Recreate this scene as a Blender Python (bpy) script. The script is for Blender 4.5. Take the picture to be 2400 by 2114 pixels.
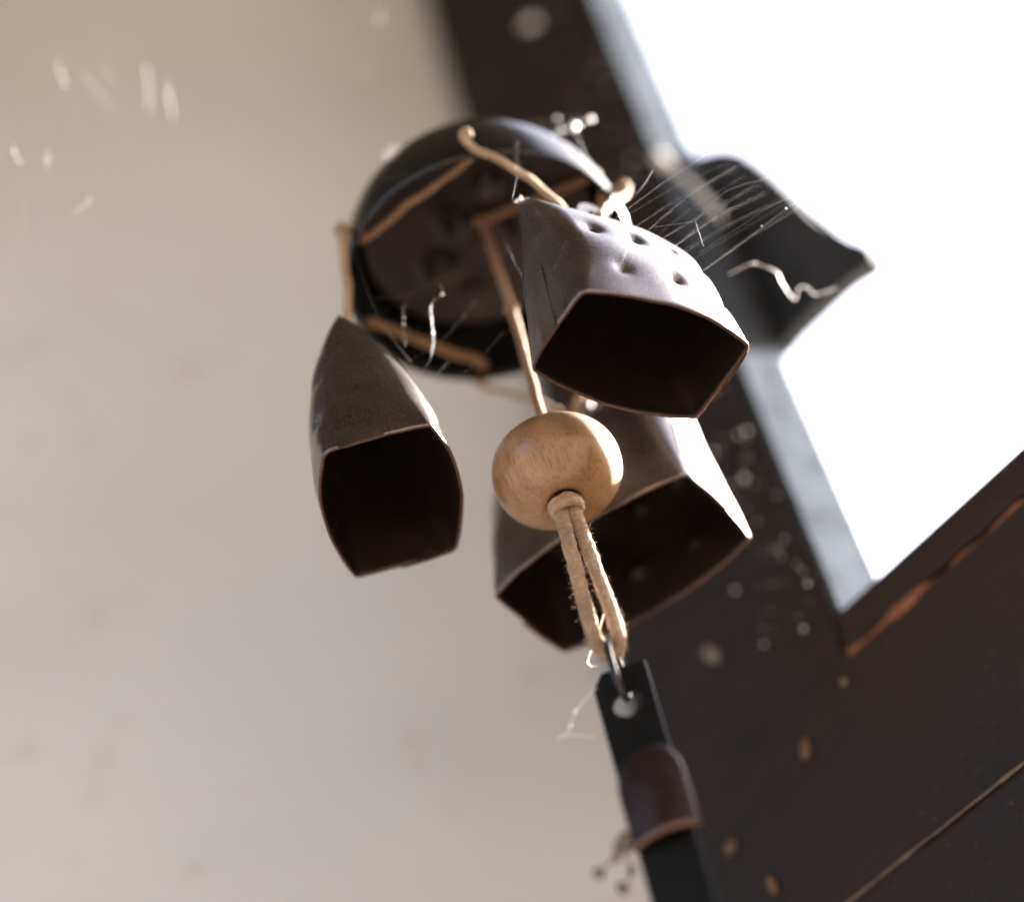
import bpy, bmesh, math, random
from mathutils import Vector, Matrix, noise

random.seed(7)
sc = bpy.context.scene
for o in list(bpy.data.objects):
    bpy.data.objects.remove(o)
V = Vector
rad = math.radians

# ------------------------------------------------------------------ camera
CAM = V((0.0, 0.0, 1.5))
PITCH, ROLL = rad(45), math.atan2(.253, .967)
F = V((0, math.cos(PITCH), math.sin(PITCH)))
R0 = V((1, 0, 0)); U0 = V((0, -math.sin(PITCH), math.cos(PITCH)))
RR = R0 * math.cos(ROLL) - U0 * math.sin(ROLL)
UU = R0 * math.sin(ROLL) + U0 * math.cos(ROLL)
FPX = 4500.0                                   # focal length in photo pixels (2400 wide)
cam_data = bpy.data.cameras.new('camera')
cam = bpy.data.objects.new('camera', cam_data)
sc.collection.objects.link(cam)
cam.matrix_world = Matrix(((RR.x, UU.x, -F.x, CAM.x), (RR.y, UU.y, -F.y, CAM.y), (RR.z, UU.z, -F.z, CAM.z), (0, 0, 0, 1)))
cam_data.sensor_width = 36.0
cam_data.lens = 36.0 * FPX / 2400.0
cam_data.clip_start = 0.01
cam_data.clip_end = 500
cam_data.dof.use_dof = True
cam_data.dof.focus_distance = 0.405
cam_data.dof.aperture_fstop = 4.2
sc.camera = cam

# ------------------------------------------------------------------ sky and sun
SUN_AZ, SUN_EL = rad(56), rad(29)              # azimuth clockwise from +Y
world = bpy.data.worlds.new('World'); sc.world = world; world.use_nodes = True
wn = world.node_tree.nodes; wl = world.node_tree.links
sky = wn.new('ShaderNodeTexSky'); sky.sky_type = 'NISHITA'; sky.sun_disc = False
sky.sun_elevation = SUN_EL; sky.sun_rotation = SUN_AZ
sky.dust_density = 5.0; sky.air_density = 0.7; sky.ozone_density = 1.0
bg = wn['Background']; bg.inputs['Strength'].default_value = 0.05
wl.new(sky.outputs[0], bg.inputs['Color'])
sd = bpy.data.lights.new('sun', 'SUN'); sd.energy = 5.0; sd.angle = rad(0.55); sd.color = (1.0, .95, .88)
sun = bpy.data.objects.new('sun', sd); sc.collection.objects.link(sun)
SUN = V((math.sin(SUN_AZ) * math.cos(SUN_EL), math.cos(SUN_AZ) * math.cos(SUN_EL), math.sin(SUN_EL)))
sun.rotation_euler = SUN.to_track_quat('Z', 'Y').to_euler()
sun.location = (2, 1, 4)
sc.view_settings.view_transform = 'Standard'
sc.view_settings.look = 'None'
sc.view_settings.gamma = 1.0
sc.view_settings.exposure = 4.3
sc.render.engine = 'CYCLES'
sc.cycles.use_denoising = True
sc.cycles.max_bounces = 8
sc.cycles.caustics_reflective = False
sc.cycles.caustics_refractive = False

# ------------------------------------------------------------------ helpers
def at(x, y, depth):
    """place in the room seen at photo pixel x, y (2400 x 2114) and so far along the view axis"""
    return CAM + (F + RR * ((x - 1200) / FPX) - UU * ((y - 1057) / FPX)) * depth

def link(o, parent=None):
    sc.collection.objects.link(o)
    if parent is not None:
        o.parent = parent
    return o

def obj(name, bm, mats, parent=None, smooth=True):
    me = bpy.data.meshes.new(name)
    bm.normal_update()
    bm.to_mesh(me); bm.free()
    if not isinstance(mats, (list, tuple)):
        mats = [mats]
    for m in mats:
        me.materials.append(m)
    if smooth:
        for p in me.polygons:
            p.use_smooth = True
    return link(bpy.data.objects.new(name, me), parent)

def tag(o, label, cat=None, group=None, kind=None):
    if label: o['label'] = label
    if cat: o['category'] = cat
    if group: o['group'] = group
    if kind: o['kind'] = kind
    return o

def empty(name, loc=(0, 0, 0)):
    o = bpy.data.objects.new(name, None); o.empty_display_size = .01; o.location = loc
    return link(o)

def catmull(pts, n=8, closed=False):
    out = []; N = len(pts)
    for i in range(N if closed else N - 1):
        g = (lambda j: pts[j % N]) if closed else (lambda j: pts[max(0, min(N - 1, j))])
        p0, p1, p2, p3 = g(i - 1), g(i), g(i + 1), g(i + 2)
        for k in range(n):
            t = k / n
            out.append(.5 * ((2 * p1) + (p2 - p0) * t + (2 * p0 - 5 * p1 + 4 * p2 - p3) * t * t + (3 * p1 - p0 - 3 * p2 + p3) * t ** 3))
    if not closed:
        out.append(pts[-1].copy())
    return out

def add_tube(bm, pts, rad_fn, seg=10, closed=False, flat=1.0, jitter=0.0, nscale=900, ref=None, cap=True):
    """tube along pts; rad_fn a number or f(t); flat squeezes the second axis"""
    if not callable(rad_fn):
        r_ = rad_fn; rad_fn = lambda t: r_
    N = len(pts); rings = []
    T0 = (pts[1] - pts[0]).normalized()
    up = ref.copy() if ref is not None else (V((0, 0, 1)) if abs(T0.z) < .9 else V((1, 0, 0)))
    for i, p in enumerate(pts):
        a = pts[(i - 1) % N] if (closed or i > 0) else p
        b = pts[(i + 1) % N] if (closed or i < N - 1) else p
        T = (b - a)
        T = T.normalized() if T.length > 1e-9 else T0
        s = up - T * up.dot(T)
        if s.length < 1e-6: s = T.orthogonal()
        s.normalize(); up = s; bvec = T.cross(s)
        r = rad_fn(i / max(1, N - 1)); ring = []
        for k in range(seg):
            an = 2 * math.pi * k / seg
            q = p + s * (math.cos(an) * r) + bvec * (math.sin(an) * r * flat)
            if jitter:
                q = q + (q - p) * (noise.noise(q * nscale) * jitter)
            ring.append(bm.verts.new(q))
        rings.append(ring)
    for i in range(N if closed else N - 1):
        A, B_ = rings[i], rings[(i + 1) % N]
        for k in range(seg):
            bm.faces.new((A[k], A[(k + 1) % seg], B_[(k + 1) % seg], B_[k]))
    if cap and not closed:
        bm.faces.new(rings[0][::-1]); bm.faces.new(rings[-1])
    return rings

def add_box(bm, c0, c1, frame=None, bev=0.0):
    """box between two corners given in frame coordinates"""
    m = bmesh.ops.create_cube(bm, size=1.0)
    vs = m['verts']
    c0, c1 = V(c0), V(c1)
    for v in vs:
        v.co = V([(c0[i] + c1[i]) / 2 + v.co[i] * (c1[i] - c0[i]) for i in range(3)])
    if bev:
        es = list({e for v in vs for e in v.link_edges})
        r = bmesh.ops.bevel(bm, geom=es, offset=bev, segments=2, affect='EDGES', profile=.6)
        vs = [v for v in bm.verts if v.is_valid]
    if frame:
        for v in vs:
            v.co = frame(v.co)

def add_lump(bm, c, r, sub=1, rough=.45, squash=(1, 1, 1)):
    m = bmesh.ops.create_icosphere(bm, subdivisions=sub, radius=1.0)
    sd_ = V((random.random() * 50, random.random() * 50, random.random() * 50))
    for v in m['verts']:
        d = v.co.copy()
        k = 1 + rough * noise.noise(d * 1.7 + sd_)
        v.co = c + V((d.x * squash[0], d.y * squash[1], d.z * squash[2])) * (r * k)

# ------------------------------------------------------------------ materials
HD = rad(42.5)                                  # heading of the window wall's outward side
def material(name):
    m = bpy.data.materials.new(name); m.use_nodes = True
    nt = m.node_tree
    return m, nt, nt.nodes['Principled BSDF']

def nd(nt, kind, **kw):
    n = nt.nodes.new(kind)
    for k, v in kw.items():
        if k in n.inputs.keys(): n.inputs[k].default_value = v
        else: setattr(n, k, v)
    return n

def coords(nt, scale=(1, 1, 1), space='Object'):
    tc = nt.nodes.new('ShaderNodeTexCoord'); mp = nt.nodes.new('ShaderNodeMapping')
    mp.inputs['Scale'].default_value = scale
    nt.links.new(tc.outputs[space], mp.inputs['Vector'])
    return mp.outputs[0]

def ramp(nt, fac, stops):
    r = nt.nodes.new('ShaderNodeValToRGB')
    while len(r.color_ramp.elements) < len(stops): r.color_ramp.elements.new(.5)
    for e, (p, c) in zip(r.color_ramp.elements, stops):
        e.position = p; e.color = (*c, 1) if len(c) == 3 else c
    nt.links.new(fac, r.inputs[0])
    return r.outputs[0]

def noise_tex(nt, vec, scale, detail=4, rough=.55, dist=0):
    n = nd(nt, 'ShaderNodeTexNoise', Scale=scale, Detail=detail, Roughness=rough, Distortion=dist)
    nt.links.new(vec, n.inputs['Vector'])
    return n.outputs['Fac']

def bump(nt, b, height, strength, dist):
    n = nd(nt, 'ShaderNodeBump', Strength=strength, Distance=dist)
    nt.links.new(height, n.inputs['Height'])
    nt.links.new(n.outputs[0], b.inputs['Normal'])

def mixc(nt, fac, a, b, mode='MIX'):
    n = nt.nodes.new('ShaderNodeMix'); n.data_type = 'RGBA'; n.blend_type = mode
    for i, x in ((0, fac), (6, a), (7, b)):
        if hasattr(x, 'links'): nt.links.new(x, n.inputs[i])
        else: n.inputs[i].default_value = x if i == 0 else (*x, 1)
    return n.outputs[2]

def make_bell_metal():
    m, nt, b = material('bronzed_metal')
    v = coords(nt)
    big = noise_tex(nt, v, 70, 5, .6)
    fine = noise_tex(nt, v, 2000, 4, .8)
    c = ramp(nt, big, [(.3, (.118, .098, .090)), (.55, (.17, .146, .138)), (.8, (.22, .195, .19))])
    sp = ramp(nt, fine, [(.35, (.5, .5, .52)), (.58, (1, 1, 1)), (.70, (2.1, 1.9, 1.75))])
    pt = noise_tex(nt, v, 260, 6, .75, .6)
    c = mixc(nt, ramp(nt, pt, [(.60, (0, 0, 0)), (.72, (.35,) * 3)]), c, (.085, .055, .042))
    nt.links.new(mixc(nt, 1.0, c, sp, 'MULTIPLY'), b.inputs['Base Color'])
    b.inputs['Metallic'].default_value = .85
    b.inputs['Coat Weight'].default_value = .30; b.inputs['Coat Roughness'].default_value = .30
    nt.links.new(ramp(nt, big, [(.3, (.26,) * 3), (.7, (.36,) * 3)]), b.inputs['Roughness'])
    bump(nt, b, fine, .4, .0001)
    return m

def make_simple(name, col, rough=.5, metal=0.0, var=.25, nscale=200, bmp=.2, bdist=.0003, coat=0.0, spec=.5):
    m, nt, b = material(name)
    v = coords(nt)
    f = noise_tex(nt, v, nscale, 5, .6)
    lo = tuple(c * (1 - var) for c in col); hi = tuple(min(1, c * (1 + var)) for c in col)
    nt.links.new(ramp(nt, f, [(.3, lo), (.7, hi)]), b.inputs['Base Color'])
    b.inputs['Roughness'].default_value = rough
    b.inputs['Metallic'].default_value = metal
    b.inputs['Coat Weight'].default_value = coat
    b.inputs['Specular IOR Level'].default_value = spec
    if bmp: bump(nt, b, f, bmp, bdist)
    return m

def make_wood_bead():
    m, nt, b = material('varnished_wood')
    r1 = nt.nodes.new('ShaderNodeMapping'); r1.inputs['Rotation'].default_value = (rad(-47), rad(5), 0)
    nt.links.new(coords(nt), r1.inputs['Vector'])
    r2 = nt.nodes.new('ShaderNodeMapping'); r2.inputs['Scale'].default_value = (1, 1, .085)
    nt.links.new(r1.outputs[0], r2.inputs['Vector']); v = r2.outputs[0]
    pores = noise_tex(nt, v, 2500, 3, .6, .3)
    v2 = coords(nt, (1, 1, .35))
    tone = noise_tex(nt, v2, 120, 4, .6)
    wv = nd(nt, 'ShaderNodeTexWave', Scale=120.0, Distortion=3.0, Detail=2.0)
    wv.wave_type = 'RINGS'; wv.rings_direction = 'X'
    nt.links.new(coords(nt), wv.inputs['Vector'])
    c = ramp(nt, tone, [(.3, (.22, .118, .052)), (.55, (.285, .163, .078)), (.75, (.34, .205, .105))])
    c = mixc(nt, .22, c, ramp(nt, wv.outputs['Fac'], [(.2, (.18, .085, .03)), (.6, (.34, .18, .075))]))
    pr = ramp(nt, pores, [(.34, (.58, .50, .44)), (.46, (.97, .97, .97)), (.7, (1.08, 1.08, 1.07))])
    c = mixc(nt, 1.0, c, pr, 'MULTIPLY')
    nt.links.new(c, b.inputs['Base Color'])
    b.inputs['Roughness'].default_value = .42
    b.inputs['Coat Weight'].default_value = .28
    b.inputs['Coat Roughness'].default_value = .22
    bump(nt, b, pores, .18, .00015)
    return m

def make_dark_paint():
    m, nt, b = material('dark_stained_wood')
    v = coords(nt)
    big = noise_tex(nt, v, 26, 5, .6)
    dust = noise_tex(nt, v, 420, 4, .7)
    c = ramp(nt, big, [(.3, (.010, .0058, .004)), (.6, (.016, .0098, .0072)), (.8, (.026, .017, .013))])
    rg = nt.nodes.new('ShaderNodeMapping'); rg.inputs['Rotation'].default_value = (0, 0, HD)
    nt.links.new(coords(nt), rg.inputs['Vector'])
    sg = nt.nodes.new('ShaderNodeMapping'); sg.inputs['Scale'].default_value = (.06, 1, 1)
    nt.links.new(rg.outputs[0], sg.inputs['Vector'])
    grain = noise_tex(nt, sg.outputs[0], 260, 5, .65, .5)
    c = mixc(nt, 1.0, c, ramp(nt, grain, [(.3, (.75, .72, .7)), (.55, (1, 1, 1)), (.75, (1.3, 1.25, 1.2))]), 'MULTIPLY')
    dm = ramp(nt, dust, [(.62, (0, 0, 0)), (.74, (.5,) * 3)])
    c = mixc(nt, dm, c, (.10, .085, .075))
    nt.links.new(c, b.inputs['Base Color'])
    nt.links.new(ramp(nt, big, [(.3, (.50,) * 3), (.7, (.66,) * 3)]), b.inputs['Roughness'])
    b.inputs['Specular IOR Level'].default_value = .22
    bump(nt, b, dust, .25, .0006)
    return m

def make_plaster():
    m, nt, b = material('pale_plaster')
    v = coords(nt)
    big = noise_tex(nt, v, 5, 3, .5)
    mid = noise_tex(nt, v, 55, 4, .6)
    c = ramp(nt, big, [(.3, (.53, .545, .555)), (.7, (.65, .668, .68))])
    st = ramp(nt, mid, [(.60, (0, 0, 0)), (.74, (.38,) * 3)])
    c = mixc(nt, st, c, (.38, .33, .28))
    nt.links.new(c, b.inputs['Base Color'])
    b.inputs['Roughness'].default_value = .8
    bump(nt, b, mid, .3, .002)
    return m

def make_suede(name, col):
    m, nt, b = material(name)
    v = coords(nt)
    f = noise_tex(nt, v, 1100, 4, .75)
    t = noise_tex(nt, v, 120, 3, .5)
    c = ramp(nt, t, [(.3, tuple(x * .75 for x in col)), (.7, tuple(x * 1.15 for x in col))])
    fr = ramp(nt, f, [(.3, (.6, .56, .52)), (.7, (1.25, 1.25, 1.25))])
    nt.links.new(mixc(nt, 1.0, c, fr, 'MULTIPLY'), b.inputs['Base Color'])
    b.inputs['Roughness'].default_value = .9
    b.inputs['Sheen Weight'].default_value = .25
    bump(nt, b, f, 1.0, .0007)
    return m

M_BELL = make_bell_metal()
M_RIM = make_simple('worn_copper_edge', (.10, .05, .037), .5, .4, .4, 900, .4, .0002)
M_BLACK = make_simple('black_metal', (.007, .007, .007), .26, .2, .4, 160, .15, .0003)
M_TAG = make_simple('black_tag_metal', (.004, .0045, .004), .34, .0, .4, 160, .15, .0002, spec=.3)
M_LINER = make_simple('brown_liner_metal', (.022, .014, .012), .5, .4, .5, 160, .5, .0006)
M_WIRE = make_simple('dark_wire', (.015, .015, .018), .25, .4, .2, 300, .05, .0001)
M_BEAD = make_wood_bead()
M_CORD = make_suede('tan_suede', (.30, .165, .085))
M_CORD2 = make_suede('pale_suede', (.40, .275, .17))
M_DARK = make_dark_paint()
M_PALE = make_plaster()
M_WORN = make_simple('worn_raw_wood', (.20, .075, .030), .7, 0, .5, 260, .6, .001)
M_EDGE = make_simple('rubbed_edge_wood', (.10, .07, .05), .7, 0, .5, 260, .6, .001)
M_CHIP_O = make_simple('orange_chip', (.11, .055, .022), .7, 0, .3, 300, .3)
M_CHIP_P = make_simple('pale_chip', (.15, .13, .10), .8, 0, .3, 300, .3)
M_IRON = make_simple('dark_bracket_paint', (.016, .017, .018), .42, 0, .5, 60, .3, .0008)
M_WEB = make_simple('cobweb_silk', (.75, .75, .76), .45, 0, .05, 200, 0)
M_DUST = make_simple('grey_dust', (.50, .49, .47), .9, 0, .2, 800, .5)
M_DIRT = make_simple('dark_dirt', (.14, .125, .115), .9, 0, .4, 600, .5)
M_LINE = make_simple('thin_dark_line', (.006, .006, .006), .9, 0, .1, 200, 0, spec=0.0)
M_JAMB = make_simple('blue_grey_paint', (.050, .057, .068), .9, 0, .35, 90, .3, .0006, spec=0.0)  # blue grey stands in for the sky reflected on the jamb
M_PLATE = make_simple('dark_plate_metal', (.040, .027, .026), .32, .6, .4, 260, .2, .0002)
M_COPPER = make_simple('copper_edge', (.26, .15, .115), .45, .3, .3, 400, .3, .0002)
M_BLOCKER = make_simple('ceiling_boards', (.090, .072, .052), .7, 0, .3, 12, .2, .002)
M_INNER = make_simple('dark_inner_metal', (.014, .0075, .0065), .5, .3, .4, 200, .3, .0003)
M_GROUND = make_simple('warm_ground', (.085, .074, .062), .9, 0, .2, 3, .2, .01)

# ------------------------------------------------------------------ ground
bm = bmesh.new()
bmesh.ops.create_grid(bm, x_segments=1, y_segments=1, size=120)
g = obj('ground', bm, M_GROUND, smooth=False); tag(g, None, kind='structure')  # unseen plane, added to bounce sunlight up at the chime and wall

# ------------------------------------------------------------------ pale wall
HD = rad(42.5)
NW = V((math.sin(HD), math.cos(HD), 0)); DW = V((math.cos(HD), -math.sin(HD), 0))
def wall(c):                                    # (along the frame, outwards, height above the lens)
    return DW * c[0] + NW * c[1] + V((0, 0, CAM.z + c[2]))
S = wall((-.255, .381, 0)); S.z = 0
TL = V((-math.sin(rad(82)), -math.cos(rad(82)), 0)); TN = V((math.cos(rad(82)), -math.sin(rad(82)), 0)) * -1
def pale(c): return S + TL * c[0] + TN * c[1] + V((0, 0, CAM.z + c[2]))
bm = bmesh.new(); add_box(bm, (0, 0, -.25), (1.3, .06, .90), pale)
w = obj('plaster_wall', bm, M_PALE, smooth=False)
bmesh_fix = w.data
tag(w, 'plain pale beige plaster wall filling the left of the picture', 'wall')

# ------------------------------------------------------------------ unseen ceiling, added to keep sky light off the chime
bm = bmesh.new(); add_box(bm, (-2.2, -1.0, .86), (2.2, .36, .92), wall)
o = obj('porch_ceiling', bm, M_BLOCKER, smooth=False); tag(o, None, kind='structure')

bm = bmesh.new(); add_box(bm, (-.55, -1.05, .02), (2.6, -1.0, 2.34))  # unseen wall behind the lens, added to darken reflections and ambient light
o = obj('rear_wall', bm, M_BLOCKER, smooth=False); tag(o, None, kind='structure')

# ------------------------------------------------------------------ dark window frame
wf = empty('window_frame', wall((-.25, .342, -1.5)))
tag(wf, 'dark stained wooden window frame and boards against the bright sky', 'window frame')
WFI = Matrix.Translation(-wf.location)
def framed(name, c0, c1, mat, bev=.0012, parent=None):
    bm = bmesh.new(); add_box(bm, c0, c1, wall, bev)
    bmesh.ops.transform(bm, matrix=WFI, verts=bm.verts)
    return obj(name, bm, mat, parent or wf, smooth=False)
QF, QB, AJ, AL = .330, .354, -.2115, -.283
framed('post', (AL, QF, -.35), (AJ, QB, .86), M_DARK, .0003)
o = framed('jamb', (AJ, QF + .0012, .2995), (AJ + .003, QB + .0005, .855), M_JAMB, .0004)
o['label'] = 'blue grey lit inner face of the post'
framed('rail', (AJ + .0002, QF + .0004, .2885), (.45, QB - .001, .3000), M_DARK, .0015)
b1 = framed('board', (AJ - .0010, QF - .0001, .2310), (.45, QB - .004, .2862), M_DARK, .0003)
b2 = framed('board', (AJ - .0010, QF - .0004, .150), (.45, QB - .004, .2300), M_DARK, .0016)
framed('board', (AJ + .0002, QF + .0005, -.05), (.45, QB - .004, .149), M_DARK, .0016)
# worn raw edge under the rail, ragged
def ragged(name, a0, a1, z, h, q, mat, amp, parent=wf, gaps=True):
    bm = bmesh.new(); n = 150; rows = []
    for i in range(n + 1):
        a = a0 + (a1 - a0) * i / n
        k = .55 + .6 * noise.noise(V((a * 90, z * 40, 3.1))) + .35 * noise.noise(V((a * 300, z * 10, 7)))
        k = max(.03, k * 1.5 - .42) if gaps else max(.3, k)
        hh = h * k
        zc = z + h * .25 * noise.noise(V((a * 120, 9, 1)))
        ring = []
        for j in range(6):
            an = j / 5 * math.pi
            ring.append(bm.verts.new(wall((a, q - amp * k * math.sin(an), zc + hh * .5 * math.cos(an)))))
        rows.append(ring)
    for i in range(n):
        for j in range(5):
            bm.faces.new((rows[i][j], rows[i + 1][j], rows[i + 1][j + 1], rows[i][j + 1]))
    bmesh.ops.transform(bm, matrix=WFI, verts=bm.verts)
    return obj(name, bm, mat, parent)
o = ragged('worn_edge', AJ + .001, .30, .2868, .0050, QF + .001, M_WORN, .0016)
o['label'] = 'ragged orange brown worn wood edge'
o = ragged('rubbed_edge', AJ - .03, .30, .2303, .0014, QF - .0004, M_EDGE, .0006, gaps=False)
# small chips and dabs on the boards
def chip(px, py, w_, h_, mat, turn=0.3):
    r = F + RR * ((px - 1200) / FPX) - UU * ((py - 1057) / FPX)
    dpt = QF / r.dot(NW); P = CAM + r * dpt
    bm = bmesh.new(); c = bm.verts.new(P - NW * .0022); ring = []
    sx, sz = w_ / 2, h_ / 2
    for i in range(14):
        an = 2 * math.pi * i / 14
        k = 1 + .35 * noise.noise(V((math.cos(an) * 1.5, math.sin(an) * 1.5, px * .01)))
        x_, z_ = math.cos(an) * sx * k, math.sin(an) * sz * k
        x_, z_ = x_ * math.cos(turn) - z_ * math.sin(turn), x_ * math.sin(turn) + z_ * math.cos(turn)
        ring.append(bm.verts.new(P + DW * x_ + V((0, 0, z_)) - NW * .0010))
    for i in range(14):
        bm.faces.new((c, ring[i], ring[(i + 1) % 14]))
    bmesh.ops.transform(bm, matrix=WFI, verts=bm.verts)
    return obj('paint_chip', bm, mat, wf)
chip(1893, 1760, .0034, .0050, M_CHIP_O, -.3)
chip(1815, 2075, .0026, .0056, M_CHIP_O, .1)
chip(1672, 1535, .0042, .0085, M_CHIP_P, .45)
chip(1985, 1600, .002, .002, M_CHIP_P, 0)
chip(1718, 1985, .004, .004, M_CHIP_O, 0)

# ------------------------------------------------------------------ scroll bracket beyond the jamb
prof = [(1560, 400), (1603, 369), (1645, 352), (1679, 344), (1710, 345), (1737, 353), (1777, 382), (1808, 410), (1839, 440), (1884, 489), (1912, 515), (1941, 538), (1962, 556), (1981, 566), (1998, 566), (2014, 566), (2030, 575), (2039, 592),
        (2041, 609), (2033, 626), (2017, 637), (1995, 650), (1972, 667), (1928, 707), (1875, 756), (1821, 818), (1777, 850), (1700, 900), (1560, 700)]
QK0, QK1 = .3552, .3620
def on_q(px, py, q):
    r = F + RR * ((px - 1200) / FPX) - UU * ((py - 1057) / FPX)
    return CAM + r * (q / r.dot(NW))
bk = []
for px, py in prof:
    bk.append(on_q(px, py, QK0))
sm = catmull(bk, 3, True)
bm = bmesh.new()
cen = sum(sm, V((0, 0, 0))) / len(sm)
lay = []
for q_off, shrink in ((0, .0012), (.0010, 0), (QK1 - QK0 - .001, 0), (QK1 - QK0, .0012)):
    lay.append([bm.verts.new(p + NW * q_off + (cen - p).normalized() * shrink) for p in sm])
for a, b_ in zip(lay, lay[1:]):
    for i in range(len(sm)):
        j = (i + 1) % len(sm)
        bm.faces.new((a[i], a[j], b_[j], b_[i]))
fa = bm.faces.new(lay[0][::-1]); fb = bm.faces.new(lay[-1])
bmesh.ops.triangulate(bm, faces=[fa, fb])
bmesh.ops.recalc_face_normals(bm, faces=bm.faces)
br = obj('scroll_bracket', bm, M_IRON, smooth=False)
tag(br, 'dark scroll shaped bracket with rounded tip standing out against the white sky', 'bracket')

# ------------------------------------------------------------------ wind chime
BEAD = at(1305, 1105, .42)
wc = empty('wind_chime', BEAD)
tag(wc, 'hanging wind chime with three brown metal bells, black dome, wooden bead and suede cords', 'wind chime')
def local(bm): bmesh.ops.transform(bm, matrix=Matrix.Translation(-BEAD), verts=bm.verts)
def rel(x, y, z): return BEAD + V((x, y, z)) * .001     # millimetres from the bead

# --- black dome
RC = V((-2.5, 1.5, 74.0)); RIMR = 35.8
def dome():
    bm = bmesh.new(); seg = 96; rings = []
    prof_ = []
    for i in range(26):                                   # outside, rim to apex
        a = i / 25 * math.pi / 2
        prof_.append((RIMR * math.cos(a) ** .92 if i < 25 else .0, 38.0 * math.sin(a)))
    inner = []
    for i in range(26):
        a = i / 25 * math.pi / 2
        inner.append(((RIMR - 1.4) * math.cos(a) ** .92 if i < 25 else 0., 36.6 * math.sin(a)))
    full = inner[::-1] + [(RIMR - 1.1, -.6), (RIMR - .3, -.6)] + prof_
    full = [p for p in full if p[0] > .01]
    for r, z in full:
        rings.append([bm.verts.new(rel(RC.x + r * math.cos(2 * math.pi * k / seg), RC.y + r * math.sin(2 * math.pi * k / seg), RC.z + z)) for k in range(seg)])
    for a, b_ in zip(rings, rings[1:]):
        for k in range(seg):
            bm.faces.new((a[k], a[(k + 1) % seg], b_[(k + 1) % seg], b_[k]))
    bm.faces.new(rings[0]); bm.faces.new(rings[-1])
    bmesh.ops.recalc_face_normals(bm, faces=bm.faces)
    local(bm)
    return obj('dome', bm, M_BLACK, wc)
dm = dome(); dm['label'] = 'black metal dome seen from below'
# hammered disc inside the dome
bm = bmesh.new(); seg = 90; rings = []; RD = 29.5
dents = [(random.uniform(4, 25), random.uniform(0, 6.28)) for _ in range(16)]
dents = [(r * math.cos(a), r * math.sin(a)) for r, a in dents]
for i in range(1, 31):
    r = RD * i / 30; ring = []
    for k in range(seg):
        a = 2 * math.pi * k / seg; x, y = r * math.cos(a), r * math.sin(a)
        z = 15 + 6 * (1 - (r / RD) ** 2)
        for dx, dy in dents:
            z += 2.4 * math.exp(-((x - dx) ** 2 + (y - dy) ** 2) / 9)
        ring.append(bm.verts.new(rel(RC.x + x, RC.y + y, RC.z + z)))
    rings.append(ring)
for a, b_ in zip(rings, rings[1:]):
    for k in range(seg):
        bm.faces.new((a[k], b_[k], b_[(k + 1) % seg], a[(k + 1) % seg]))
bm.faces.new(rings[0])
lip = [bm.verts.new(v.co + V((0, 0, .0015))) for v in rings[-1]]
for k in range(seg):
    bm.faces.new((rings[-1][k], lip[k], lip[(k + 1) % seg], rings[-1][(k + 1) % seg]))
local(bm)
o = obj('hammered_disc', bm, M_LINER, dm); o['label'] = 'dark brown hammered disc inside the dome'
# thin line the dome hangs by
bm = bmesh.new(); add_tube(bm, [rel(RC.x, RC.y, RC.z + 37), rel(RC.x, RC.y, RC.z + 200), rel(RC.x, RC.y, RC.z + 700)], .0001, 6)
local(bm); obj('hanging_line', bm, M_LINE, wc)

# --- bells
def bell_surface(w, t, H, bow):
    def half(s):
        T = t * (1 - s ** 2.3) ** .68 + .45
        W = w * (1 - .05 * s)
        r = min(.9 + 12 * s, .42 * t)
        r = min(r, T * .8)
        return W, T, r
    def section(s, nw=64, nn=10, na=6):
        W, T, r = half(s)
        b = bow * (1 - s ** 4) + .3
        pts = []
        for i in range(nw):  pts.append((W - r - 2 * (W - r) * i / nw, T, 0))
        for i in range(na):  a = math.pi / 2 + (i / na) * math.pi / 2; pts.append((-(W - r) + r * math.cos(a), T - r + r * math.sin(a), 0))
        for i in range(nn):  pts.append((-W, (T - r) - 2 * (T - r) * i / nn, 1))
        for i in range(na):  a = math.pi + (i / na) * math.pi / 2; pts.append((-(W - r) + r * math.cos(a), -(T - r) + r * math.sin(a), 0))
        for i in range(nw):  pts.append((-(W - r) + 2 * (W - r) * i / nw, -T, 0))
        for i in range(na):  a = 1.5 * math.pi + (i / na) * math.pi / 2; pts.append(((W - r) + r * math.cos(a), -(T - r) + r * math.sin(a), 0))
        for i in range(nn):  pts.append((W, -(T - r) + 2 * (T - r) * i / nn, 1))
        for i in range(na):  a = (i / na) * math.pi / 2; pts.append(((W - r) + r * math.cos(a), T - r + r * math.sin(a), 0))
        out = []
        for x, y, f in pts:
            k = (1 - (x / W) ** 2)
            if abs(y) > 1e-6: y += math.copysign(b * k * min(1, abs(y) / T), y)
            x += math.copysign(.5 * (1 - (y / (T + b)) ** 2), x) if f else 0
            out.append((x, y))
        return out
    return half, section

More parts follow.
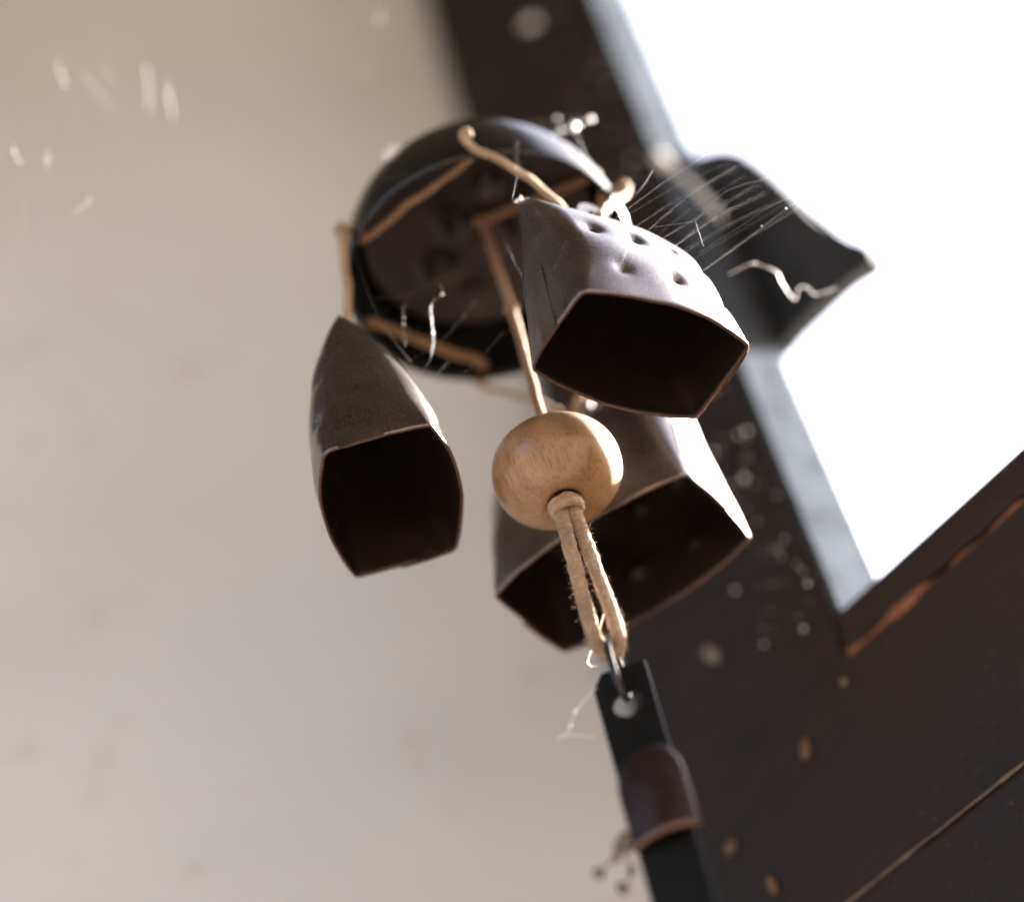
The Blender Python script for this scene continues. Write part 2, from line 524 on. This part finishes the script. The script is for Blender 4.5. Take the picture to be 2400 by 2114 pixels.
def bell(pos, out_ang, w, t, H, bow, dimples, z_off=0.0, tilt=0.0, label=None, wob=0.0):
    """pos: bell mouth centre (mm from bead); out_ang: direction of the dimpled face"""
    half, section = bell_surface(w, t, H, bow)
    oy = V((math.cos(out_ang), math.sin(out_ang), 0)); ox = V((-oy.y, oy.x, 0)) * -1
    o0 = rel(*pos)
    Mx = Matrix.Rotation(tilt, 3, ox)
    def P(x, y, z): return o0 + Mx @ ((ox * x + oy * y + V((0, 0, z))) * .001)
    bm = bmesh.new(); rings = []; NL = 64
    for i in range(NL + 1):
        s = (i / NL) ** .9
        ring = []
        for x, y in section(s):
            z = H * s
            if y > 0:
                for dx, dz, dd in dimples:
                    q = ((x - dx) ** 2 + (z - dz) ** 2) / 2.3
                    if q < 25: y -= dd * (.85 * math.exp(-q) + .35 * math.exp(-q / 4))
            wv = wob * noise.noise(V((x * .09, y * .09, z * .09)) + V((w, t, H)))
            if i == 0: z += .22 * noise.noise(V((x * .25, y * .25, w))) + .10 * noise.noise(V((x * 1.1, y * 1.1, w)))
            ring.append(bm.verts.new(P(x + wv, y + wv, z)))
        rings.append(ring)
    n = len(rings[0])
    for a, b_ in zip(rings, rings[1:]):
        for k in range(n):
            bm.faces.new((a[k], a[(k + 1) % n], b_[(k + 1) % n], b_[k]))
    cap = bm.faces.new(rings[-1]); bmesh.ops.triangulate(bm, faces=[cap])
    bmesh.ops.recalc_face_normals(bm, faces=bm.faces)
    local(bm)
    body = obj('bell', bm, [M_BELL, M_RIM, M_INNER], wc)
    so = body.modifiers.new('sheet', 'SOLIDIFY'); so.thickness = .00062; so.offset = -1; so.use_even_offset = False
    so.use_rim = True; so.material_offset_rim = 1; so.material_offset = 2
    if label: body['label'] = label
    # folded overlap on the narrow sides
    for sgn in (1, -1):
        bm = bmesh.new(); rows = []; NS = 30
        for i in range(NS + 1):
            s = i / NS * .46 - .004
            s_ = max(0, s); W, T, r = half(s_); th = -.02 + .55 * (1 - i / NS)
            hw = min(T - r * .6, T * .86)
            edge = .12 * T + .5 * noise.noise(V((s * 3, w, sgn)))
            y0, y1 = -hw * sgn, edge * sgn
            inn = [P((W + .12 - .1) * sgn, y0, H * s), P((W + .12 + th * .5) * sgn, y0 * .92, H * s), P((W + .42 + th) * sgn, (y0 + y1) / 2, H * s), P((W + .40 + th) * sgn, y1, H * s), P((W + .1) * sgn, y1, H * s)]
            rows.append([bm.verts.new(p) for p in inn])
        for a, b_ in zip(rows, rows[1:]):
            for k in range(5):
                f = bm.faces.new((a[k], b_[k], b_[(k + 1) % 5], a[(k + 1) % 5]))
        f0 = bm.faces.new(rows[0]); f0.material_index = 1
        bm.faces.new(rows[-1][::-1])
        bmesh.ops.recalc_face_normals(bm, faces=bm.faces)
        local(bm)
        obj('seam', bm, [M_BELL, M_RIM], body, smooth=False)
    # lug with a hole on the ridge
    bm = bmesh.new(); rows = []
    for i in range(25):
        a = i / 24 * 2 * math.pi
        cx_, cz_ = math.cos(a), math.sin(a)
        rows.append([bm.verts.new(P(cx_ * r, y, H + 3.0 + cz_ * r)) for r, y in ((2.0, -.8), (2.0, .8), (4.6, .8), (4.6, -.8))])
    for a, b_ in zip(rows, rows[1:]):
        for k in range(4):
            bm.faces.new((a[k], a[(k + 1) % 4], b_[(k + 1) % 4], b_[k]))
    bmesh.ops.remove_doubles(bm, verts=bm.verts, dist=1e-6)
    bmesh.ops.recalc_face_normals(bm, faces=bm.faces)
    local(bm); obj('lug', bm, M_BELL, body, smooth=False)
    return P, H

dim = [(12, 25.5, 1.2), (2.1, 25.0, 1.2), (-9.4, 28.0, 1.2), (-17.0, 25.5, 1.0), (10, 9.9, .9), (-3.6, 11.6, 1.4), (-16.6, 13, 1.2), (7, 37, .8)]
P1, H1_ = bell((22.8, -26.8, 0), rad(-50.5), 21.0, 10.4, 45, 3.4, dim, label='dimpled brown bell nearest the lens, sunlit on its right', wob=.45)
P3, H3_ = bell((10.0, 36.6, 0), rad(64.5), 27.2, 14.4, 50, 4.0, [(x * 1.2, z * 1.15, d * 1.2) for x, z, d in dim], label='largest bell, behind the wooden bead, its right side in full sun', wob=.45)
P2, H2_ = bell((-36.2, -3.4, 0), rad(183.5), 20.0, 11.3, 42.5, 3.4, dim, tilt=rad(-5), label='brown bell hanging alone before the pale wall', wob=.45)

def fibres(path, n, r, lmin, lmax, bm):
    for _ in range(n):
        i = random.randrange(2, len(path) - 2)
        T = (path[i + 1] - path[i - 1]).normalized()
        d = V((random.gauss(0, 1), random.gauss(0, 1), random.gauss(0, 1))); d = (d - T * d.dot(T) * .6).normalized()
        side = d - T * d.dot(T)
        p = path[i].lerp(path[i + 1], random.random()) + side.normalized() * r * random.uniform(.6, 1)
        L = random.uniform(lmin, lmax)
        k = V((random.gauss(0, 1), random.gauss(0, 1), random.gauss(0, 1))) * L * .3
        add_tube(bm, [p, p + d * L * .5 + k * .4, p + d * L + k], lambda t: .000032 * (1 - .6 * t), 3, cap=False)

# --- threading cord round the rim, dropping to each bell lug
def rim(ang, r, dz): return rel(RC.x + r * math.cos(rad(ang)), RC.y + r * math.sin(rad(ang)), RC.z + dz)
holes = [(-86, -18, P1, H1_), (42, 104, P3, H3_), (163, 213, P2, H2_)]
for i, (a0, a1, P, H) in enumerate(holes):
    prev_end = holes[i - 1][1]
    def go(pts, name, rr, mat, flat=.75):
        bm = bmesh.new()
        sm_ = [p + V((noise.noise(p * 160), noise.noise(p * 160 + V((9, 1, 4))), noise.noise(p * 160 + V((3, 7, 2))))) * .0006 for p in catmull(pts, 12)]
        add_tube(bm, sm_, rr, 10, flat=flat, jitter=.30, nscale=600)
        fibres(sm_, 130, .0011, .0003, .0010, bm)
        local(bm); return obj(name, bm, mat, wc)
    lug = P(0, 0, H + 2.2); lugm = P(0, 2.4, H + 1.6); lugn = P(0, -2.4, H + 1.6)
    A, Bq = rim(a0, RIMR + 2.4, 3.6), rim(a1, RIMR + 2.4, 3.6)
    ta = (Bq - A)
    kn = lambda t: .00115 + .0011 * max(0, 1 - abs(t - .12) / .05) + .0011 * max(0, 1 - abs(t - .88) / .05)
    sidea = lugn if (A - lugn).length < (A - lugm).length else lugm
    go([rim(a0, RIMR - 3.2, 3.6), A, A + V((0, 0, -.0035)), (A + lug) / 2 + V((0, 0, -.0008)), sidea, lug, (lugm if sidea is lugn else lugn), (Bq + lug) / 2 + V((0, 0, -.0008)), Bq + V((0, 0, -.0035)), Bq, rim(a1, RIMR - 3.2, 3.6)], 'bell_cord', kn, M_CORD2)  # paler suede puts sunlight into the colour where the dome blocks it
    nxt = holes[(i + 1) % 3][0]
    go([rim(a1, RIMR - 1.0, 3.8), rim(a1, RIMR - 3.4, 2.6), (rim(a1, RIMR - 3.4, 2.4) + rim(nxt, RIMR - 3.4, 2.4)) / 2, rim(nxt, RIMR - 3.4, 2.6), rim(nxt, RIMR - 1.0, 3.8)], 'rim_cord', .00115, M_CORD)

# --- centre cord with its cross piece and knots
bm = bmesh.new()
pts = catmull([rel(-1, .5, 92), rel(-.6, .2, 84), rel(0, 0, 60), rel(.2, 0, 45), rel(0, 0, 30), rel(0, 0, 8)], 10)
add_tube(bm, pts, lambda t: .00115 + .0009 * max(0, 1 - abs(t - .44) / .025) + .0012 * max(0, 1 - abs(t - .02) / .06), 10, flat=.8, jitter=.25, nscale=420)
local(bm); obj('centre_cord', bm, M_CORD, wc)
bm = bmesh.new()
pts = catmull([rel(-3, 1, 92.5), rel(8, -2, 91), rel(20, -5, 89.5), rel(30, -8, 88)], 8)
add_tube(bm, pts, .0012, 10, flat=.8, jitter=.2, nscale=420)
local(bm); obj('cross_cord', bm, M_CORD, wc)

# --- wooden bead
bm = bmesh.new(); seg = 96; rings = []
a_, c_ = 14.3, 10.0
prf = [(3.0, 6.0), (2.9, 8.4)]
N_ = 44
for i in range(N_ + 1):
    th = i / N_ * math.pi
    x = a_ * math.sin(th) ** .80; z = c_ * math.copysign(abs(math.cos(th)) ** .88, math.cos(th))
    if x < 3.6: continue
    prf.append((x, z))
prf += [(2.9, -8.4), (3.0, -6.0), (3.0, 0)]
prf = [(2.9, 0)] + prf
prf = [(x, z - (.9 * math.exp(-((x - 2.8) / 1.3) ** 2) * (1 if z > 0 else -1) if x > 3.3 else 0)) for x, z in prf]
for r, z in prf:
    rings.append([bm.verts.new(V((r * math.cos(2 * math.pi * k / seg), r * math.sin(2 * math.pi * k / seg), z)) * .001) for k in range(seg)])
for a, b_ in zip(rings, rings[1:]):
    for k in range(seg):
        bm.faces.new((a[k], b_[k], b_[(k + 1) % seg], a[(k + 1) % seg]))
bmesh.ops.recalc_face_normals(bm, faces=bm.faces)
o = obj('bead', bm, M_BEAD, wc); o['label'] = 'round varnished wooden bead'

# --- knot collar and the doubled loop below the bead
bm = bmesh.new()
col = []
for i in range(46):
    t = i / 45; an = t * 5.2 * math.pi
    r = 3.0 - .5 * t + .3 * math.sin(an * .7)
    col.append(rel(r * math.cos(an), r * math.sin(an), -9.2 - 4.0 * t + .6 * math.sin(an + 1)))
add_tube(bm, catmull(col, 3), .00108, 9, jitter=.3, nscale=700)
local(bm); obj('knot', bm, M_CORD2, wc)
CR = V((math.cos(rad(-8)), math.sin(rad(-8)), 0))         # tag's own width direction
loop_l = [rel(-1.2, -.4, -9), rel(-1.3, -.9, -13), rel(-1.6, -1.4, -19), rel(-1.7, -1.2, -28), rel(-1.9, -.9, -38), rel(-1.8, -.6, -46), rel(-1.2, -.5, -51.4), rel(.7, -.5, -53), rel(2.6, -.3, -51.0), rel(3.0, -.2, -45), rel(2.6, -.3, -36), rel(2.0, -.3, -26), rel(1.6, -.2, -18), rel(1.2, -.4, -13), rel(1.1, -.3, -9)]
lp = catmull(loop_l, 12)
bm = bmesh.new(); add_tube(bm, lp, lambda t: .00155, 12, flat=.62, jitter=.20, nscale=700, ref=V((1, 0, 0)))
local(bm); lo = obj('cord_loop', bm, M_CORD2, wc)
# loose fibres standing off the suede
bm = bmesh.new()
fibres(lp, 3200, .0014, .0003, .0013, bm)
fibres(catmull(col, 3), 200, .0012, .0003, .0009, bm)
local(bm); o = obj('fibre', bm, M_CORD2, lo); o['kind'] = 'stuff'

# --- wire ring
bm = bmesh.new(); pts = []
rd = V((math.sin(rad(14)), math.cos(rad(14)), 0))
for i in range(48):
    an = 2 * math.pi * i / 48
    pts.append(rel(.9, -.5, -57.6) + rd * (math.cos(an) * .0036) + V((0, 0, math.sin(an) * .0068)))
add_tube(bm, pts, .00075, 12, closed=True)
local(bm); obj('ring', bm, M_WIRE, wc)

# --- black tag strip
TNn = V((CR.y, -CR.x, 0))                                  # towards the lens
TC = rel(1.0, -.4, 0)
def tg(x, y, z): return TC + CR * (x * .001) + TNn * (y * .001) + V((0, 0, z * .001))
W2, TT, HZ, HR = 5.7, .55, -66.2, 2.9
outer = [(-W2, -165), (W2, -165), (W2, -57.6), (W2 - .9, -57.2), (-W2 + 2.3, -57.2), (-W2, -60.4)]
bm = bmesh.new()
def ring_at(y, hole_r, inset):
    ov = [bm.verts.new(tg(x - math.copysign(inset, x), y, z - (inset if z > -100 else 0))) for x, z in outer]
    hv = [bm.verts.new(tg(hole_r * math.cos(2 * math.pi * k / 32), y, HZ + hole_r * math.sin(2 * math.pi * k / 32))) for k in range(32)]
    return ov, hv
layers = [ring_at(TT, HR + .15, .15), ring_at(TT - .15, HR, 0), ring_at(-TT + .15, HR, 0), ring_at(-TT, HR + .15, .15)]
for (oa, ha), (ob, hb) in zip(layers, layers[1:]):
    for A_, B_ in ((oa, ob), (ha, hb)):
        for k in range(len(A_)):
            j = (k + 1) % len(A_); bm.faces.new((A_[k], A_[j], B_[j], B_[k]))
for ov, hv in (layers[0], layers[-1]):
    es = []
    for lst in (ov, hv):
        for k in range(len(lst)):
            es.append(bm.edges.get((lst[k], lst[(k + 1) % len(lst)])))
    bmesh.ops.triangle_fill(bm, use_beauty=True, edges=es)
bmesh.ops.recalc_face_normals(bm, faces=bm.faces)
local(bm)
tg_o = obj('tag', bm, M_TAG, wc, smooth=False); tg_o['label'] = 'long black metal tag with a hole'
# curved copper-edged plate lying on the tag
bm = bmesh.new(); rows = []
nx, nz = 24, 20
for j in range(nz + 1):
    v = j / nz; row = []
    z = -98.5 + 19.5 * v
    hw = 6.6 * (1 if v < .55 else math.sqrt(max(.02, 1 - ((v - .55) / .47) ** 2.4)))
    for i in range(nx + 1):
        u = -1 + 2 * i / nx
        row.append((u * hw, 1.2 + 2.2 * (1 - u * u) * (1 - v ** 4 * .8), z + .5 * u))
    rows.append(row)
lays = []
for off in (0, 1.25):
    lays.append([[bm.verts.new(tg(x + .6, y + off, z)) for x, y, z in row] for row in rows])
for L_ in lays:
    for j in range(nz):
        for i in range(nx):
            bm.faces.new((L_[j][i], L_[j][i + 1], L_[j + 1][i + 1], L_[j + 1][i]))
bd = [(0, i) for i in range(nx)] + [(j, nx) for j in range(nz)] + [(nz, i) for i in range(nx, 0, -1)] + [(j, 0) for j in range(nz, 0, -1)]
for k in range(len(bd)):
    (j0, i0), (j1, i1) = bd[k], bd[(k + 1) % len(bd)]
    f = bm.faces.new((lays[0][j0][i0], lays[0][j1][i1], lays[1][j1][i1], lays[1][j0][i0]))
    f.material_index = 1
bmesh.ops.recalc_face_normals(bm, faces=bm.faces)
local(bm)
o = obj('curved_plate', bm, [M_PLATE, M_COPPER], tg_o); o['label'] = 'curved brown metal plate with coppery lower edge'

# ------------------------------------------------------------------ cobwebs and dust
def web(name, strands, label, r=.00003, lumps=(), seg=4, mat=None):
    bm = bmesh.new()
    for st in strands:
        pts = catmull(st, 8) if len(st) > 2 else st
        add_tube(bm, pts, r, seg, cap=False)
    for c, rr in lumps:
        add_lump(bm, c, rr)
    o = obj(name, bm, mat or M_WEB)
    return tag(o, label, 'cobweb')

st = []
for i in range(15):
    k = i / 14
    x0, y0 = 1440 + 190 * k + random.uniform(-20, 20), 500 + 150 * k + random.uniform(-16, 16)
    x1, y1 = 1690 + 170 * k + random.uniform(-30, 30), 350 + 150 * k + random.uniform(-20, 20)
    d0, d1 = random.uniform(.408, .425), random.uniform(.42, .45)
    st.append([at(x0, y0, d0), at((x0 + x1) / 2, (y0 + y1) / 2 - random.uniform(0, 14), (d0 + d1) / 2), at(x1, y1, d1)])
st += [[at(1640, 592, .412), at(1740, 528, .414), at(1800, 488, .416), at(1860, 460, .418)],
       [at(1670, 622, .410), at(1760, 555, .412), at(1842, 489, .414), at(1880, 468, .416)],
       [at(1535, 533, .412), at(1630, 519, .412)], [at(1630, 519, .412), at(1649, 578, .411)], [at(1630, 519, .412), at(1700, 450, .416), at(1810, 415, .425)]]
web('cobweb', st, 'fan of fine bright cobweb threads between front bell and scroll bracket', .000012, [(at(1842, 489, .414), .0003), (at(1785, 530, .413), .00018)])
st = [[at(1708, 644, .45), at(1750, 622, .45), at(1770, 618, .452), at(1800, 628, .452), at(1822, 640, .454), at(1835, 668, .456), at(1862, 702, .458), at(1872, 676, .458), at(1892, 674, .46), at(1910, 690, .46), at(1960, 676, .465)]]
web('cobweb', st, 'thick white crooked cobweb strand dangling below scroll bracket', .00013, [(st[0][2], .00035), (st[0][4], .0004), (st[0][5], .0003), (st[0][6], .0004), (st[0][7], .0003), (st[0][9], .0004)])
web('cobweb', [[at(1030, 665, .435), at(1036, 690, .435), at(1012, 712, .434), at(1013, 760, .433), at(1016, 800, .432), at(1008, 845, .43)],
               [at(948, 712, .436), at(945, 740, .436), at(947, 790, .434), at(950, 812, .434)],
               [at(1008, 845, .43), at(985, 880, .428)], [at(1050, 850, .43), at(1020, 885, .43), at(1008, 925, .428)],
               [at(900, 760, .436), at(925, 800, .434), at(965, 850, .43)]],
    'wispy cobweb threads hanging under black dome beside lone left bell', .000025,
    [(at(1036, 690, .435), .0003), (at(1015, 780, .433), .00025), (at(946, 760, .435), .0003), (at(947, 745, .435), .00025)])
web('cobweb', [[at(1425, 1395, .392), at(1412, 1450, .391), at(1395, 1500, .389), at(1378, 1545, .388), at(1385, 1562, .388), at(1400, 1560, .388)], [at(1425, 1395, .392), at(1450, 1445, .391), at(1464, 1500, .388), at(1460, 1540, .386)],
               [at(1395, 1500, .389), at(1440, 1515, .387)]],
    'white forked cobweb thread clinging to doubled suede cord loop', .00014)
web('cobweb', [[at(1398, 1610, .374), at(1370, 1640, .374), at(1348, 1670, .374), at(1335, 1710, .374), at(1310, 1728, .374), at(1305, 1735, .374)], [at(1318, 1726, .374), at(1355, 1722, .374), at(1400, 1728, .374)]],
    'grey cobweb tuft sticking out left of black tag', .00012, [(at(1350, 1665, .374), .0006), (at(1338, 1700, .374), .0006)])
lm = [(at(1462, 1960, .350), .0014), (at(1455, 1985, .350), .0016), (at(1474, 1985, .35), .0013), (at(1442, 2010, .350), .0011), (at(1402, 2045, .350), .0013), (at(1460, 2080, .350), .0014), (at(1480, 2040, .351), .0010)]
web('cobweb', [[lm[0][0], lm[1][0], lm[3][0], lm[4][0]], [lm[1][0], lm[6][0], lm[5][0]], [lm[2][0], at(1500, 2000, .352)]], 'dusty cobweb clump with dark lumps hanging at bottom left of tag', .00022, lm, mat=M_DIRT)
# dust lump and strands on the dome
P_d = rel(RC.x + 34 * math.cos(rad(-165)), RC.y + 34 * math.sin(rad(-165)), RC.z + 16)
web('cobweb', [[at(1215, 392, .47), at(1290, 320, .48), at(1340, 300, .49), at(1385, 280, .50)], [at(1345, 300, .47), at(1362, 340, .466), at(1378, 375, .46), at(1395, 392, .455)], [at(1150, 300, .50), at(1290, 288, .51), at(1380, 278, .52)]],
    'cobweb threads with bright specks above black dome before the post', .00004, [(at(1345, 298, .475), .0011), (at(1385, 279, .475), .0008), (at(1305, 278, .49), .0005), (at(1152, 290, .49), .0012)])
bm = bmesh.new(); add_lump(bm, at(920, 365, .47), .0024, 2, .6, (1, 1, 1.2)); add_lump(bm, at(938, 352, .472), .0012, 2, .6)
o = obj('dust_clump', bm, M_WEB); tag(o, 'bright white dust clump stuck on upper left of black dome', 'dust')
# dusty edge of the post and jamb
bm = bmesh.new(); random.seed(11)
for _ in range(150):
    z = random.uniform(.30, .75) if random.random() < .6 else random.uniform(.30, .42)
    a = AJ - abs(random.gauss(0, .013)); q = QF - random.uniform(.0005, .006)
    add_lump(bm, wall((a, q, z)), random.choice((.00015, .0002, .0003, .0006)), 1, .8, (1, 1, random.uniform(.6, 2.5)))
for _ in range(60):
    add_lump(bm, wall((random.uniform(AL + .004, AJ), QF - .001, random.uniform(.45, .72))), random.uniform(.0002, .0005), 1, .6)
o = obj('dust', bm, M_WEB); tag(o, 'pale dust specks along the dark window post', 'dust', kind='stuff')
def clump(parts, label, mat=M_WEB):
    bm = bmesh.new()
    for px, py, q, r, sq in parts:
        add_lump(bm, on_q(px, py, q), r, 2, .7, sq)
    return tag(obj('dust_clump', bm, mat), label, 'dust')
clump(((1248, 54, .318, .0021, (1, 1, 1)), (1230, 60, .318, .0014, (1, 1, 1))), 'white dust clump near the top of the dark post')
clump(((1548, 372, .322, .0022, (1, 1, 1.3)), (1562, 384, .323, .0017, (1, 1, 1))), 'white dust clump on the post edge beside the scroll bracket')
web('cobweb', [[on_q(1575, 395, .325), on_q(1612, 425, .326), on_q(1650, 465, .328), on_q(1692, 515, .33)]], 'broad grey cobweb strip running down from dust clump over scroll bracket', .0011, mat=M_DUST)  # grey tube also stands in for the bright sky highlight along the jamb edge
# faint webs before the pale wall
sts = []; lmp = []
random.seed(5)
for (x, y, L, an) in ((70, 75, 110, .1), (70, 110, 26, 0), (220, 85, 70, .5), (345, 210, 100, 1.5), (400, 235, 80, 1.4), (230, 215, 110, .9), (280, 265, 70, .6), (108, 375, 34, 1.5), (145, 175, 60, 1.2), (258, 180, 40, 1.2), (50, 525, 90, 1.75), (370, 445, 80, .05), (190, 480, 60, -.7), (245, 540, 50, 1.0), (305, 360, 40, .5), (40, 365, 50, 1.1),
                      (890, 40, 40, 1.4), (860, 170, 40, 1), (620, 130, 50, .2), (475, 40, 50, .3)):
    ry = F + RR * ((x - 1200) / FPX) - UU * ((y - 1057) / FPX)
    tn = math.tan(SUN_AZ - HD)                       # stay where the sun comes in past the post
    dd = min(.55, random.uniform(.92, 1.03) * (.205 + QF * tn) / max(.05, ry.dot(NW) * tn - ry.dot(DW)))
    dd = max(.47, dd)
    dx, dy = math.cos(an) * L / 2, math.sin(an) * L / 2
    sts.append([at(x - dx, y - dy, dd), at(x + random.uniform(-6, 6), y + random.uniform(-6, 6), dd), at(x + dx, y + dy, dd)])
o = web('cobweb', sts, 'faint blurred scraps of cobweb before the upper left plaster wall', .00009, mat=M_DUST); o['kind'] = 'stuff'

# dust caught on the bells' folds and rims
bm = bmesh.new(); random.seed(21)
for _ in range(30):
    add_lump(bm, P1(21.0 - abs(random.gauss(0, 1.6)), random.gauss(0, .5), H1_ + random.uniform(-.3, .5)), random.uniform(.00012, .00035), 1, .7)
for _ in range(14):
    add_lump(bm, P1(random.uniform(-18, 16), random.uniform(-.4, .4), H1_ + .3), random.uniform(.0001, .00025), 1, .7)
o = obj('dust', bm, M_WEB); tag(o, 'tiny white dust specks along the top ridge of the front bell', 'dust', kind='stuff')

# a few stray threads round the dome and the bells
random.seed(33); st = []
for (x0, y0, d0, x1, y1, d1) in ((905, 420, .45, 1180, 330, .46), (880, 700, .44, 1050, 640, .45), (930, 860, .43, 1120, 700, .44), (1010, 930, .42, 1180, 780, .43), (1200, 470, .41, 1210, 330, .45), (1180, 560, .44, 1260, 700, .42),
                                 (1410, 300, .47, 1560, 280, .48), (1330, 320, .47, 1600, 330, .49), (1290, 350, .46, 1520, 420, .45), (1440, 480, .42, 1530, 400, .43), (820, 560, .45, 900, 780, .43),
                                 (1250, 640, .405, 1330, 560, .40), (1430, 660, .398, 1500, 560, .40), (1415, 650, .396, 1470, 585, .40)):
    a, b_ = at(x0, y0, d0), at(x1, y1, d1)
    m_ = (a + b_) / 2 - V((0, 0, random.uniform(.0005, .004)))
    st.append([a, m_, b_])
o = web('cobweb', st, 'stray single cobweb threads round the dome and bells', .000007); o['kind'] = 'stuff'
